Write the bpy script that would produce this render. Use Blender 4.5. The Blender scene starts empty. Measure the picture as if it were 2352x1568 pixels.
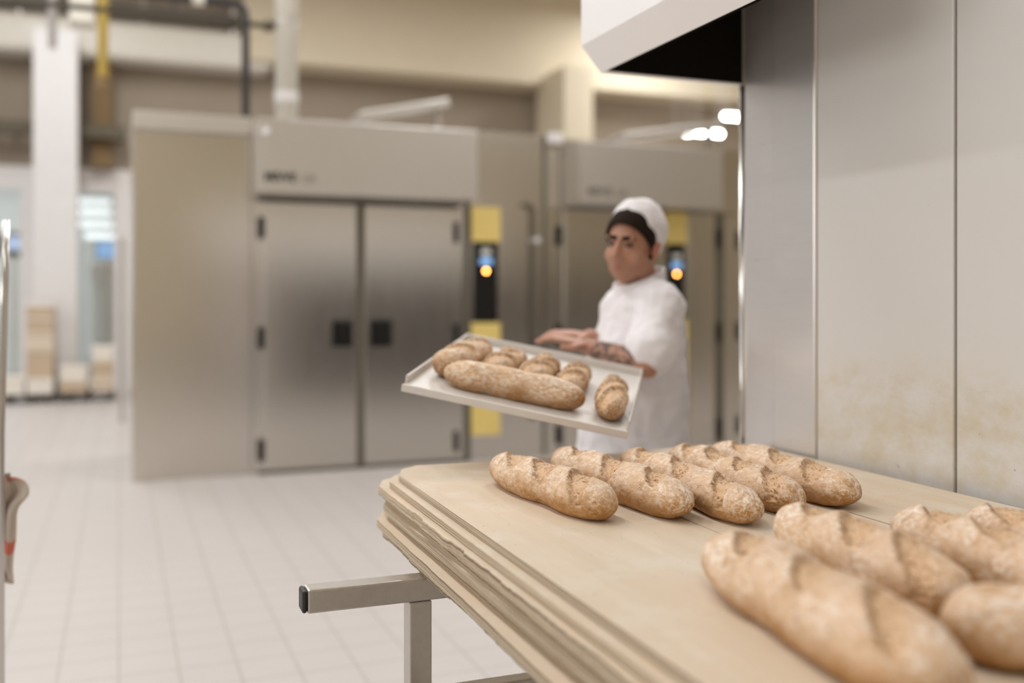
import bpy, bmesh, math, random
from mathutils import Vector, Matrix, noise

# ------------------------------------------------------------------ camera, world, lights
sc = bpy.context.scene
FPX, HOR, HC = 35 / 36 * 2352, 690.0, 1.45           # focal length in px, horizon row, eye height
YAW = math.atan((1176 - 275) / FPX)
S, Cc = math.sin(YAW), math.cos(YAW)
cam_d = bpy.data.cameras.new('camera')
cam = bpy.data.objects.new('camera', cam_d)
sc.collection.objects.link(cam)
cam.location = (0, 0, HC)
cam.rotation_euler = (math.pi / 2, 0, -YAW)
cam_d.lens, cam_d.sensor_width = 35, 36
cam_d.shift_y = -(784 - HOR) / 2352
cam_d.clip_start, cam_d.clip_end = 0.05, 100
cam_d.dof.use_dof = True
cam_d.dof.focus_distance = 1.94
cam_d.dof.aperture_fstop = 1.32
sc.camera = cam

sc.view_settings.view_transform = 'Standard'
sc.view_settings.look = 'None'
sc.view_settings.gamma = 1
sc.view_settings.exposure = -0.22

w = bpy.data.worlds.new('world')
sc.world = w
w.use_nodes = True
bg = w.node_tree.nodes['Background']
# the hall beyond the modelled part: dim at eye level, bright towards its lit ceiling
_tc = w.node_tree.nodes.new('ShaderNodeTexCoord')
_sx = w.node_tree.nodes.new('ShaderNodeSeparateXYZ')
_rp = w.node_tree.nodes.new('ShaderNodeValToRGB')
w.node_tree.links.new(_tc.outputs['Generated'], _sx.inputs[0])
w.node_tree.links.new(_sx.outputs[2], _rp.inputs[0])
w.node_tree.links.new(_rp.outputs[0], bg.inputs[0])
_rp.color_ramp.elements[0].position, _rp.color_ramp.elements[0].color = 0.02, (0.30, 0.298, 0.295, 1)
_rp.color_ramp.elements[1].position, _rp.color_ramp.elements[1].color = 0.42, (0.985, 1.0, 1.01, 1)
bg.inputs[1].default_value = 1.25


def area(x, y, z, sx, sy, power, col=(0.985, 1, 1.02), rot=(0, 0, 0), name='ceiling_light'):
    l = bpy.data.lights.new(name, 'AREA')
    l.shape, l.size, l.size_y, l.energy, l.color = 'RECTANGLE', sx, sy, power, col
    o = bpy.data.objects.new(name, l)
    sc.collection.objects.link(o)
    o.location = (x, y, z)
    o.rotation_euler = rot


ZC = 7.2                                             # ceiling height
for lx, ly, lp in ((-1.0, 2.2, 85), (-1.0, 6.2, 120), (-1.0, 10.8, 160), (-1.0, -2.5, 90), (-5.5, 2.0, 90),
                   (-5.5, 8.0, 190), (3.6, 5.0, 150), (6.5, 7.0, 120), (4.6, 11.5, 150), (-1.0, 13.6, 120), (9.0, 14.8, 180), (2.5, 13.2, 70), (7.5, -1.5, 150)):  # some added to brighten the far end and the wall mirrored in cabinets
    area(lx, ly, ZC - 0.35, 0.5, 2.6, lp)
# added side fill from the far left; no windows stand there
for wy in (0.5, 4.5):
    area(-9.2, wy, 2.9, 2.2, 3.0, 100, (1, 0.99, 0.98), (0, -math.pi / 2, 0), 'side_fill')
area(-2.5, 20.0, 4.6, 3.0, 1.5, 190, (0.93, 0.97, 1))


# ------------------------------------------------------------------ measuring helpers
def onz(px, py, z):
    d = (z - HC) * FPX / (HOR - py)
    l = (px - 1176) / FPX * d
    return Vector((S * d + Cc * l, Cc * d - S * l, z))


def ony(px, py, Y):
    u = (px - 1176) / FPX
    t = Y / (Cc - S * u)
    return Vector(((S + Cc * u) * t, Y, HC + (HOR - py) / FPX * t))


def lzd(l, z, d):
    return Vector((S * d + Cc * l, Cc * d - S * l, z))


def Q(px, py, d):
    return lzd((px - 1176) / FPX * d, HC + (HOR - py) / FPX * d, d)


# ------------------------------------------------------------------ object helpers
COL = sc.collection


def obj(name, bm, mat, parent=None, smooth=False, bevel=0):
    me = bpy.data.meshes.new(name)
    if isinstance(bm, bmesh.types.BMesh):
        bmesh.ops.recalc_face_normals(bm, faces=bm.faces)
        bm.to_mesh(me)
        bm.free()
    for m in (mat if isinstance(mat, (list, tuple)) else [mat]):
        me.materials.append(m)
    if smooth:
        me.shade_smooth()
    o = bpy.data.objects.new(name, me)
    COL.objects.link(o)
    if parent:
        o.parent = parent
        o.matrix_parent_inverse = parent.matrix_basis.inverted()
    if bevel:
        b = o.modifiers.new('bevel', 'BEVEL')
        b.width, b.segments, b.limit_method = bevel, 2, 'ANGLE'
    return o


def tag(o, label, cat, group=None, kind=None):
    o['label'], o['category'] = label, cat
    if group:
        o['group'] = group
    if kind:
        o['kind'] = kind
    return o


def thing(name, label, cat, loc=(0, 0, 0), group=None):
    o = bpy.data.objects.new(name, None)
    o.empty_display_size = 0.1
    COL.objects.link(o)
    o.location = loc
    return tag(o, label, cat, group)


def struct(o, label=None):
    o['kind'] = 'structure'
    if label:
        o['label'] = label
        o['category'] = 'building'
    return o


def box(bm, x0, x1, y0, y1, z0, z1, M=None, mi=0):
    vs = [bm.verts.new(v) for v in ((x0, y0, z0), (x1, y0, z0), (x1, y1, z0), (x0, y1, z0),
                                    (x0, y0, z1), (x1, y0, z1), (x1, y1, z1), (x0, y1, z1))]
    for f in ((0, 3, 2, 1), (4, 5, 6, 7), (0, 1, 5, 4), (1, 2, 6, 5), (2, 3, 7, 6), (3, 0, 4, 7)):
        fc = bm.faces.new([vs[i] for i in f])
        fc.material_index = mi
    if M is not None:
        bmesh.ops.transform(bm, matrix=M, verts=vs)
    return vs


def bx(*a, M=None):
    bm = bmesh.new()
    box(bm, *a, M=M)
    return bm


def tube(bm, pts, r, n=20, cap=True):
    pts = [Vector(p) for p in pts]
    rings = []
    for i, p in enumerate(pts):
        t = (pts[min(i + 1, len(pts) - 1)] - pts[max(i - 1, 0)]).normalized()
        up = Vector((0, 0, 1)) if abs(t.z) < 0.9 else Vector((1, 0, 0))
        a = t.cross(up).normalized()
        b = t.cross(a)
        rr = r[i] if isinstance(r, (list, tuple)) else r
        rings.append([bm.verts.new(p + (a * math.cos(2 * math.pi * k / n) + b * math.sin(2 * math.pi * k / n)) * rr) for k in range(n)])
    for q0, q1 in zip(rings, rings[1:]):
        for k in range(n):
            bm.faces.new((q0[k], q0[(k + 1) % n], q1[(k + 1) % n], q1[k]))
    if cap:
        bm.faces.new(rings[0][::-1])
        bm.faces.new(rings[-1])
    return bm


def bend(p, c, q, n=8):
    p, c, q = Vector(p), Vector(c), Vector(q)
    return [p * (1 - t) ** 2 + c * 2 * t * (1 - t) + q * t * t for t in [i / n for i in range(n + 1)]]


_ICO = {}


def blob(bm, c, r, R=None, sub=3):
    if not hasattr(r, '__len__'):
        r = (r, r, r)
    M = Matrix.Translation(c) @ (R.to_4x4() if R else Matrix.Identity(4)) @ Matrix.Diagonal((*r, 1))
    bmesh.ops.create_icosphere(bm, subdivisions=sub, radius=1, matrix=M)


def chain(bm, pts, step=0.35, R=None, sub=2):
    """pts: [(Vector, radius or (rx, ry, rz))]: closely spaced balls along a limb."""
    for (p, r), (q, s) in zip(pts, pts[1:]):
        p, q = Vector(p), Vector(q)
        rm = min(min(r) if hasattr(r, '__len__') else r, min(s) if hasattr(s, '__len__') else s)
        n = max(1, int((q - p).length / (rm * step)))
        for i in range(n + 1):
            t = i / n
            rr = tuple(a * (1 - t) + b * t for a, b in zip(r, s)) if hasattr(r, '__len__') else r * (1 - t) + s * t
            blob(bm, p.lerp(q, t), rr, R, sub)


def remesh(o, size, smooth=4, disp=None):
    m = o.modifiers.new('union', 'REMESH')
    m.mode, m.voxel_size, m.use_smooth_shade = 'VOXEL', size, True
    if smooth:
        s = o.modifiers.new('smooth', 'SMOOTH')
        s.factor, s.iterations = 0.5, smooth
    for tx, st in disp or ():
        d = o.modifiers.new('folds', 'DISPLACE')
        d.texture, d.strength, d.mid_level, d.texture_coords = tx, st, 0.5, 'LOCAL'


# ------------------------------------------------------------------ materials
def nodes(name):
    m = bpy.data.materials.new(name)
    m.use_nodes = True
    nt = m.node_tree
    return m, nt, nt.nodes['Principled BSDF']


class N:
    """Small node-building helper."""
    def __init__(s, nt):
        s.nt = nt

    def new(s, t, **k):
        n = s.nt.nodes.new(t)
        for a, v in k.items():
            setattr(n, a, v)
        return n

    def put(s, inp, v):
        if isinstance(v, bpy.types.NodeSocket):
            s.nt.links.new(v, inp)
        elif v is not None:
            if inp.type == 'RGBA' and len(v) == 3:
                v = (*v, 1)
            inp.default_value = v

    def coord(s, kind='Object', scale=(1, 1, 1)):
        c = s.new('ShaderNodeTexCoord')
        mp = s.new('ShaderNodeMapping')
        mp.inputs['Scale'].default_value = scale
        s.nt.links.new(c.outputs[kind], mp.inputs[0])
        return mp.outputs[0]

    def noise(s, vec, scale, detail=3, rough=0.55, dist=0):
        n = s.new('ShaderNodeTexNoise')
        s.put(n.inputs['Vector'], vec)
        n.inputs['Scale'].default_value = scale
        n.inputs['Detail'].default_value = detail
        n.inputs['Roughness'].default_value = rough
        n.inputs['Distortion'].default_value = dist
        return n.outputs[0]

    def ramp(s, fac, stops, interp='LINEAR'):
        n = s.new('ShaderNodeValToRGB')
        n.color_ramp.interpolation = interp
        e = n.color_ramp.elements
        while len(e) < len(stops):
            e.new(0.5)
        for el, (p, c) in zip(e, stops):
            el.position = p
            el.color = (c, c, c, 1) if not hasattr(c, '__len__') else (*c, 1)
        s.put(n.inputs[0], fac)
        return n.outputs[0]

    def mix(s, fac, a, b, mode='MIX'):
        n = s.new('ShaderNodeMix', data_type='RGBA', blend_type=mode)
        s.put(n.inputs[0], fac)
        s.put(n.inputs[6], a)
        s.put(n.inputs[7], b)
        return n.outputs[2]

    def math(s, op, a, b=None, clamp=False):
        n = s.new('ShaderNodeMath', operation=op, use_clamp=clamp)
        s.put(n.inputs[0], a)
        if b is not None:
            s.put(n.inputs[1], b)
        return n.outputs[0]

    def sep(s, vec):
        n = s.new('ShaderNodeSeparateXYZ')
        s.put(n.inputs[0], vec)
        return n.outputs

    def attr(s, name):
        return s.new('ShaderNodeAttribute', attribute_name=name).outputs['Fac']

    def bump(s, h, strength, dist, prev=None):
        n = s.new('ShaderNodeBump')
        n.inputs['Strength'].default_value = strength
        n.inputs['Distance'].default_value = dist
        s.put(n.inputs['Height'], h)
        if prev is not None:
            s.put(n.inputs['Normal'], prev)
        return n.outputs[0]


def plain(name, col, rough=0.6, metal=0.0, var=0.06, scale=6, spec=None):
    m, nt, p = nodes(name)
    n = N(nt)
    v = n.noise(n.coord(), scale, 4)
    a = tuple(max(0, c * (1 - var)) for c in col)
    b = tuple(min(1, c * (1 + var)) for c in col)
    n.put(p.inputs['Base Color'], n.mix(v, a, b))
    p.inputs['Roughness'].default_value = rough
    p.inputs['Metallic'].default_value = metal
    if spec is not None:
        p.inputs['Specular IOR Level'].default_value = spec
    return m


def steel(name, col, rough, metal=0.9, streak=(60, 60, 1.5), var=0.08):
    m, nt, p = nodes(name)
    n = N(nt)
    v = n.noise(n.coord('Object', streak), 2.0, 5, 0.6)
    c = n.noise(n.coord(), 1.3, 3)
    col1 = n.mix(v, tuple(x * (1 - var) for x in col), tuple(min(1, x * (1 + var)) for x in col))
    n.put(p.inputs['Base Color'], n.mix(n.math('MULTIPLY', c, 0.25), col1, tuple(x * 0.85 for x in col)))
    n.put(p.inputs['Roughness'], n.math('ADD', n.math('MULTIPLY', v, 0.12), rough - 0.06))
    p.inputs['Metallic'].default_value = metal
    return m


def glow(name, col, strength):
    m, nt, p = nodes(name)
    p.inputs['Base Color'].default_value = (*col, 1)
    p.inputs['Emission Color'].default_value = (*col, 1)
    p.inputs['Emission Strength'].default_value = strength
    return m


M_white = plain('white_paint', (0.70, 0.675, 0.66), 0.45)
M_frame = plain('white_frame_paint', (0.80, 0.76, 0.745), 0.4)
M_duct = plain('grey_white_duct', (0.72, 0.68, 0.60), 0.4)
M_cream = plain('cream_wall_paint', (0.70, 0.61, 0.455), 0.8, scale=1.2, var=0.05)
M_dim = plain('shaded_back_wall', (0.335, 0.275, 0.212), 0.85, scale=0.8, var=0.1)  # brown carries the shade of the unlit recess under the beam
M_ceil = plain('ceiling_paint', (0.72, 0.65, 0.53), 0.9, scale=0.6)
M_reflect_dark = plain('dark_reflection_band', (0.07, 0.055, 0.042), 0.7, scale=2)
M_black = plain('black_plastic', (0.010, 0.009, 0.008), 0.55, spec=0.2)
M_lining = plain('black_hood_lining', (0.008, 0.006, 0.004), 0.9, spec=0.1)
M_dark = plain('dark_pipe_paint', (0.035, 0.032, 0.032), 0.45)
M_olive = plain('olive_pipe_paint', (0.11, 0.09, 0.055), 0.6)
M_yellow = plain('yellow_panel', (0.80, 0.61, 0.20), 0.5, var=0.03)
M_yelpipe = plain('yellow_pipe_paint', (0.72, 0.52, 0.13), 0.5)
M_rust = plain('brown_steel_paint', (0.22, 0.14, 0.06), 0.7)
M_steel = steel('brushed_steel', (0.67, 0.635, 0.585), 0.22, 1.0)
M_steel2 = steel('brushed_steel_header', (0.645, 0.61, 0.56), 0.36, 0.85)
M_gap = plain('door_seal', (0.10, 0.085, 0.06), 0.6)
M_trimst = steel('polished_steel', (0.74, 0.70, 0.67), 0.30, 0.6, (3, 3, 50), 0.05)
M_tube = steel('steel_tube', (0.58, 0.545, 0.50), 0.32, 0.9, (40, 40, 40), 0.15)
M_pole = steel('bright_steel', (0.62, 0.59, 0.56), 0.2, 0.95)
M_lamp = glow('lamp_glow', (1.0, 0.98, 0.94), 40)
M_lampc = glow('cool_lamp_glow', (0.92, 0.98, 1.0), 1.25)
M_led = glow('orange_led_glow', (1.0, 0.40, 0.09), 26)
M_screen = glow('blue_screen_glow', (0.25, 0.48, 0.85), 0.75)
M_blue = glow('pale_blue_screen_glow', (0.45, 0.58, 0.85), 0.7)
M_label = plain('white_sticker', (0.75, 0.74, 0.68), 0.5)
M_ink = plain('black_ink', (0.035, 0.03, 0.025), 0.6)
M_ink2 = plain('grey_ink', (0.20, 0.17, 0.14), 0.6)
M_card = plain('tan_cardboard', (0.52, 0.40, 0.28), 0.8)
M_card2 = plain('beige_cardboard', (0.66, 0.56, 0.44), 0.8)
M_sack = plain('pale_paper', (0.78, 0.72, 0.64), 0.8)
M_pallet = plain('dark_pallet', (0.035, 0.025, 0.015), 0.8)
M_cabin = plain('pale_grey_wall', (0.72, 0.745, 0.735), 0.7)
M_shirt = plain('white_cotton', (0.80, 0.765, 0.78), 0.85, var=0.03)
M_trous = plain('white_trousers', (0.72, 0.70, 0.73), 0.85, var=0.03)
M_hair = plain('dark_hair', (0.020, 0.011, 0.007), 0.85, scale=60, var=0.4, spec=0.15)
M_shoe = plain('black_shoe', (0.03, 0.03, 0.03), 0.5)
M_eye = plain('eye', (0.05, 0.03, 0.02), 0.2)
M_hood = plain('white_enamel_hood', (0.92, 0.895, 0.885), 0.35, var=0.02)
M_rubber = plain('black_rubber', (0.02, 0.02, 0.02), 0.5)


def glass_mat():
    m, nt, p = nodes('window_glass')
    n = N(nt)
    tr = n.new('ShaderNodeBsdfTransparent')
    tr.inputs[0].default_value = (0.96, 0.98, 0.98, 1)
    gl = n.new('ShaderNodeBsdfGlossy')
    gl.inputs['Roughness'].default_value = 0.03
    mx = n.new('ShaderNodeMixShader')
    mx.inputs[0].default_value = 0.10
    nt.links.new(tr.outputs[0], mx.inputs[1])
    nt.links.new(gl.outputs[0], mx.inputs[2])
    nt.links.new(mx.outputs[0], nt.nodes['Material Output'].inputs[0])
    return m


M_glass = glass_mat()


def floor_mat():
    m, nt, p = nodes('floor_tiles')
    n = N(nt)
    s = n.sep(n.coord())
    g = 0.22

    def line(o, ph):
        f = n.math('FRACT', n.math('DIVIDE', n.math('ADD', o, ph), g))
        d = n.math('ABSOLUTE', n.math('SUBTRACT', f, 0.5))
        return n.math('GREATER_THAN', d, 0.478)
    x0 = onz(273, 1568, 0).x
    grout = n.math('MAXIMUM', line(s[0], 44 * g - x0), line(s[1], 50 * g + 0.05))
    v = n.noise(n.coord(), 0.9, 3)
    tile = n.mix(v, (0.525, 0.485, 0.462), (0.565, 0.52, 0.497))
    n.put(p.inputs['Base Color'], n.mix(grout, tile, (0.43, 0.39, 0.36)))
    n.put(p.inputs['Roughness'], n.math('ADD', n.math('MULTIPLY', n.noise(n.coord(), 5, 3), 0.15), 0.30))
    n.put(p.inputs['Normal'], n.bump(n.math('SUBTRACT', 1.0, grout), 0.25, 0.002))
    return m


M_floor = floor_mat()


def panel_mat():
    """Satin grey oven cladding with a flour and grime stain in its lower part."""
    m, nt, p = nodes('oven_panel_enamel')
    n = N(nt)
    s = n.sep(n.coord())
    co = n.coord()
    base = n.mix(n.noise(co, 1.4, 2), (0.69, 0.66, 0.63), (0.73, 0.70, 0.665))
    band = n.ramp(s[2], [(0.0, 0), (0.001, 0)])
    mr = n.new('ShaderNodeMapRange', interpolation_type='SMOOTHSTEP')
    n.put(mr.inputs[0], n.math('ADD', s[2], n.math('MULTIPLY', n.math('SUBTRACT', n.noise(co, 5, 4), 0.5), 0.16)))
    mr.inputs[1].default_value, mr.inputs[2].default_value = 1.34, 1.22
    mr.inputs[3].default_value, mr.inputs[4].default_value = 0, 1
    zone = mr.outputs[0]
    flour = n.math('MULTIPLY', zone, n.ramp(n.noise(n.coord('Object', (1, 1, 1.6)), 9, 6, 0.7), [(0.38, 0), (0.66, 1)]), True)
    c1 = n.mix(n.math('MULTIPLY', flour, 0.75), base, (0.62, 0.53, 0.37))
    grime = n.math('MULTIPLY', zone, n.ramp(n.noise(n.coord('Object', (1, 2, 9)), 26, 6, 0.75), [(0.60, 0), (0.72, 1)]), True)
    c2 = n.mix(n.math('MULTIPLY', grime, 0.35), c1, (0.33, 0.27, 0.19))
    speck = n.ramp(n.noise(co, 55, 2, 0.5), [(0.74, 0), (0.78, 1)])
    c3 = n.mix(n.math('MULTIPLY', speck, n.math('ADD', n.math('MULTIPLY', zone, 0.5), 0.08)), c2, (0.25, 0.20, 0.13))
    n.put(p.inputs['Base Color'], c3)
    n.put(p.inputs['Roughness'], n.math('ADD', n.math('MULTIPLY', zone, 0.15), 0.55))
    p.inputs['Metallic'].default_value = 0.1
    return m


M_panel = panel_mat()


def wood_mats():
    m, nt, p = nodes('birch_board')
    n = N(nt)
    g = n.noise(n.coord('Object', (1, 0.06, 1)), 26, 5, 0.65, 0.4)
    bl = n.noise(n.coord('Object', (1, 0.5, 1)), 5, 4, 0.6)
    c = n.mix(n.ramp(g, [(0.35, 0), (0.7, 1)]), (0.665, 0.55, 0.41), (0.72, 0.615, 0.48))
    c = n.mix(n.ramp(bl, [(0.4, 0), (0.75, 0.65)]), c, (0.71, 0.545, 0.40))
    fl = n.ramp(n.noise(n.coord(), 7, 5, 0.7), [(0.5, 0), (0.75, 0.7)])
    c = n.mix(fl, c, (0.76, 0.705, 0.62))
    sp = n.ramp(n.noise(n.coord(), 190, 1, 0.3), [(0.775, 0), (0.80, 1)])
    c = n.mix(n.math('MULTIPLY', sp, 0.8), c, (0.22, 0.12, 0.05))
    fine = n.noise(n.coord('Object', (1, 0.04, 1)), 240, 2)
    n.put(p.inputs['Base Color'], c)
    p.inputs['Roughness'].default_value = 0.62
    n.put(p.inputs['Normal'], n.bump(fine, 0.15, 0.001))
    e, nt, p = nodes('plywood_edge')
    n = N(nt)
    ply = n.noise(n.coord('Object', (2, 0.25, 210)), 1.0, 3, 0.7)
    big = n.noise(n.coord('Object', (6, 6, 60)), 1.2, 3)
    streak = n.noise(n.coord('Object', (40, 40, 900)), 1.0, 3)
    c = n.ramp(ply, [(0.38, (0.13, 0.08, 0.04)), (0.43, (0.44, 0.32, 0.20)), (0.50, (0.72, 0.59, 0.43)), (0.55, (0.24, 0.165, 0.10)), (0.62, (0.62, 0.52, 0.39))])
    c = n.mix(n.math('MULTIPLY', big, 0.2), c, (0.45, 0.38, 0.29))
    c = n.mix(n.math('MULTIPLY', streak, 0.35), c, (0.25, 0.19, 0.13))
    n.put(p.inputs['Base Color'], c)
    p.inputs['Roughness'].default_value = 0.8
    n.put(p.inputs['Normal'], n.bump(ply, 0.7, 0.003, n.bump(streak, 0.4, 0.001)))
    return m, e


M_wood, M_ply = wood_mats()


def crust_mat(name, dark=0.0):
    m, nt, p = nodes(name)
    n = N(nt)
    co = n.coord()
    s = n.sep(co)
    hgt = n.new('ShaderNodeMapRange')
    n.put(hgt.inputs[0], s[2])
    hgt.inputs[1].default_value, hgt.inputs[2].default_value = 0.012, 0.062
    top = hgt.outputs[0]
    blot = n.noise(co, 16, 4, 0.6)
    end = n.attr('end')
    tanf = n.ramp(n.math('SUBTRACT', n.math('ADD', n.math('MULTIPLY', top, 0.62), n.math('MULTIPLY', blot, 0.95)), n.math('MULTIPLY', end, 0.26)), [(0.46, 0), (0.92, 1)])
    c = n.mix(tanf, (0.42 - dark, 0.20 - dark * .5, 0.048), (0.69 - dark, 0.46 - dark, 0.285 - dark))
    # flour dusting: large patches times streaky fine grain
    pat = n.ramp(n.noise(co, 11, 4, 0.6), [(0.36, 0.12), (0.66, 1)])
    grain = n.ramp(n.noise(n.coord('Object', (1, 0.45, 1)), 150, 4, 0.75), [(0.44, 0), (0.58, 1)])
    fl = n.math('MULTIPLY', n.math('MULTIPLY', pat, grain), n.math('ADD', n.math('MULTIPLY', top, 0.60), 0.36), True)
    c = n.mix(fl, c, (0.93, 0.84, 0.73))
    bb = n.ramp(n.noise(n.coord('Object', (1, 0.7, 1)), 34, 3, 0.6), [(0.56, 0), (0.66, 1)])
    c = n.mix(n.math('MULTIPLY', bb, 0.55), c, (0.44, 0.235, 0.095))
    # torn dough in the scores and its toasted rims
    cut = n.attr('cut')
    rim = n.attr('rim')
    torn = n.mix(n.noise(co, 90, 5, 0.7), (0.58, 0.345, 0.17), (0.78, 0.55, 0.35))
    c = n.mix(n.math('MULTIPLY', cut, 0.8), c, torn)
    rn = n.ramp(n.noise(co, 110, 4, 0.7), [(0.44, 0), (0.58, 1)])
    c = n.mix(n.math('MULTIPLY', n.math('MULTIPLY', rim, rn), 0.9, True), c, (0.24, 0.105, 0.03))
    st = n.ramp(n.noise(n.coord('Object', (1.6, 0.5, 1.6)), 120, 3, 0.6, 0.8), [(0.56, 0), (0.64, 1)])
    c = n.mix(n.math('MULTIPLY', n.math('MULTIPLY', cut, st), 0.75, True), c, (0.33, 0.15, 0.05))
    # seeds and dark nicks
    sk = n.ramp(n.noise(n.coord('Object', (1, 0.5, 1)), 130, 2, 0.5, 0.6), [(0.66, 0), (0.71, 1)])
    c = n.mix(n.math('MULTIPLY', sk, n.math('ADD', n.math('MULTIPLY', cut, 0.5), 0.42), True), c, (0.20, 0.085, 0.025))
    n.put(p.inputs['Base Color'], c)
    n.put(p.inputs['Roughness'], n.math('ADD', n.math('MULTIPLY', fl, 0.35), 0.50))
    p.inputs['Specular IOR Level'].default_value = 0.35
    b1 = n.bump(n.noise(co, 70, 5, 0.65), 0.55, 0.004)
    b2 = n.bump(n.noise(n.coord('Object', (1, 0.4, 1)), 260, 3, 0.7), 0.6, 0.0015, b1)
    b3 = n.bump(n.math('SUBTRACT', 1.0, sk), 0.5, 0.002, b2)
    n.put(p.inputs['Normal'], b3)
    return m


M_crust = crust_mat('floured_crust')
M_crust2 = crust_mat('dark_crust', 0.07)

# ------------------------------------------------------------------ room shell
YW = 17.6
XP = 1.70                                            # oven side plane
bm = bmesh.new()
box(bm, -9, 14, -6, 23, -0.1, 0)
struct(obj('floor', bm, M_floor))
bm = bx(-9, 14, -6, 23, ZC, ZC + 0.1)
struct(obj('ceiling', bm, M_ceil))
gz_r = ony(303, 690, YW).x
z_hd = ony(150, 385, YW).z
z_hb = ony(150, 437, YW).z
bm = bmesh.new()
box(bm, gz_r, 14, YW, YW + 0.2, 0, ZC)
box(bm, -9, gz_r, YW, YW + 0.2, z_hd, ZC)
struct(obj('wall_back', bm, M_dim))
bm = bmesh.new()
box(bm, 1.6, 14, -6.2, -6, 0, 2.3, mi=0)  # unseen dark lower part, added for the dark band mirrored in the cabinets
box(bm, -9, 1.6, -6.2, -6, 0, 2.3, mi=1)
box(bm, -9, 14, -6.2, -6, 2.3, ZC, mi=1)
struct(obj('wall_front', bm, [M_reflect_dark, M_cream]))
struct(obj('wall_right', bx(13.9, 14, -6, 23, 0, ZC), M_cream))
struct(obj('wall_beyond', bx(-9, 6, 22.8, 23, 0, ZC), M_cabin))

# cream beam over the cabinets and the column carrying it
YB = 16.85
zb = ony(1000, 172, YB).z
struct(obj('trim_1', bx(ony(560, 0, YB).x, 13.9, YB, YW - 0.001, zb, ZC), M_cream))
YCO = 16.0
xc0, xc1 = ony(1296, 600, YCO).x, ony(1362, 600, YCO).x
struct(obj('trim_2', bx(xc0, xc1, YCO, YB + 0.4, 0, ony(1300, 150, YCO).z), M_cream))
# white column before the glazing
YC = 16.35
struct(obj('trim_3', bx(ony(76, 690, YC).x, ony(178, 690, YC).x, YC, YC + 0.45, 0, ony(120, 66, YC).z), M_white))

# glazed partition: two windows with frame and pane
for nm, a, b in (('window_1', -190, 66), ('window_2', 172, 303)):
    x0, x1 = ony(a, 690, YW).x, ony(b, 690, YW).x
    jr = 0.27 if nm == 'window_2' else 0.12
    fr = bmesh.new()
    box(fr, x0, x1, YW, YW + 0.12, z_hb, z_hd)
    box(fr, x1 - jr, x1, YW, YW + 0.12, 0, z_hb)
    box(fr, x0, x0 + 0.06, YW, YW + 0.12, 0, z_hb)
    box(fr, x0 + 0.06, x1 - jr, YW, YW + 0.12, 0, 0.15)
    f = obj(nm, fr, M_frame)
    struct(f)
    obj('pane', bx(x0 + 0.06, x1 - jr, YW + 0.05, YW + 0.06, 0.15, z_hb), M_glass, f)
struct(obj('trim_4', bx(ony(66, 690, YW).x, ony(172, 690, YW).x, YW, YW + 0.12, 0, z_hd), M_frame))

# what shows through the glazing
YL0 = YL = 19.0
for k, (a, b, py) in enumerate(((177, 256, 462), (178, 257, 487), (182, 260, 514), (194, 265, 541))):
    YL = YL0 + 0.45 * k
    z = ony(200, py, YL).z
    x0, x1 = ony(a, 690, YL).x, ony(b, 690, YL).x
    t = thing('fluorescent_lamp', ('topmost', 'second from top', 'third from top', 'lowest')[k] + ' bright strip lamp seen through the glass right of the white column', 'lamp', ((x0 + x1) / 2, YL, z), 'strip lamps in the room behind the glass')
    obj('diffuser', bx(x0, x1, YL - 0.09, YL + 0.09, z - 0.055, z + 0.045), M_lampc, t, bevel=0.015)
    obj('housing', bx(x0 - 0.02, x1 + 0.02, YL - 0.1, YL + 0.1, z + 0.05, z + 0.09), M_white, t)
    for xx in (x0 + 0.1, x1 - 0.1):
        obj('hanger', tube(bmesh.new(), [(xx, YL, z + 0.09), (xx, YL, ZC)], 0.006, 6), M_white, t)
YL = YL0
p0, p1 = ony(222, 592, YL), ony(272, 556, YL)
t = thing('wall_screen', 'small blue screen behind the glass, right of the white column', 'screen', (p0.x, YL, 0))
obj('display', bx(p0.x, p1.x, YL - 0.02, YL, p0.z, p1.z), M_screen, t)
obj('housing', bx(p0.x - 0.02, p1.x + 0.02, YL + 0.001, YL + 0.06, p0.z - 0.02, p1.z + 0.02), M_black, t)
obj('stand', bx((p0.x + p1.x) / 2 - 0.03, (p0.x + p1.x) / 2 + 0.03, YL + 0.01, YL + 0.05, 0, p0.z - 0.02), M_tube, t)
p0, p1 = ony(12, 574, YL), ony(54, 542, YL)
t = thing('wall_screen', 'small pale blue screen behind the glass at the far left', 'screen', (p0.x, YL, 0))
obj('display', bx(p0.x, p1.x, YL - 0.02, YL, p0.z, p1.z), M_blue, t)
obj('housing', bx(p0.x - 0.12, p1.x + 0.02, YL + 0.001, YL + 0.06, p0.z - 0.12, p1.z + 0.06), M_dark, t)
obj('stand', bx((p0.x + p1.x) / 2 - 0.03, (p0.x + p1.x) / 2 + 0.03, YL + 0.01, YL + 0.05, 0, p0.z - 0.12), M_tube, t)
p0, p1 = ony(214, 735, YL + .6), ony(276, 604, YL + .6)
t = thing('wall_cabinet', 'pale grey machine standing behind the right-hand glass', 'cabinet', (p0.x, YL + 0.8, 0))
obj('body', bx(p0.x, p1.x + 0.3, YL + 0.6, YL + 1.3, 0, p1.z - 0.35), M_cabin, t, bevel=0.02)
obj('hood', bx(p0.x - 0.05, p1.x + 0.35, YL + 0.55, YL + 1.35, p1.z - 0.349, p1.z), M_frame, t, bevel=0.02)

# ------------------------------------------------------------------ stored goods by the glazing
YG = 15.55


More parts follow.
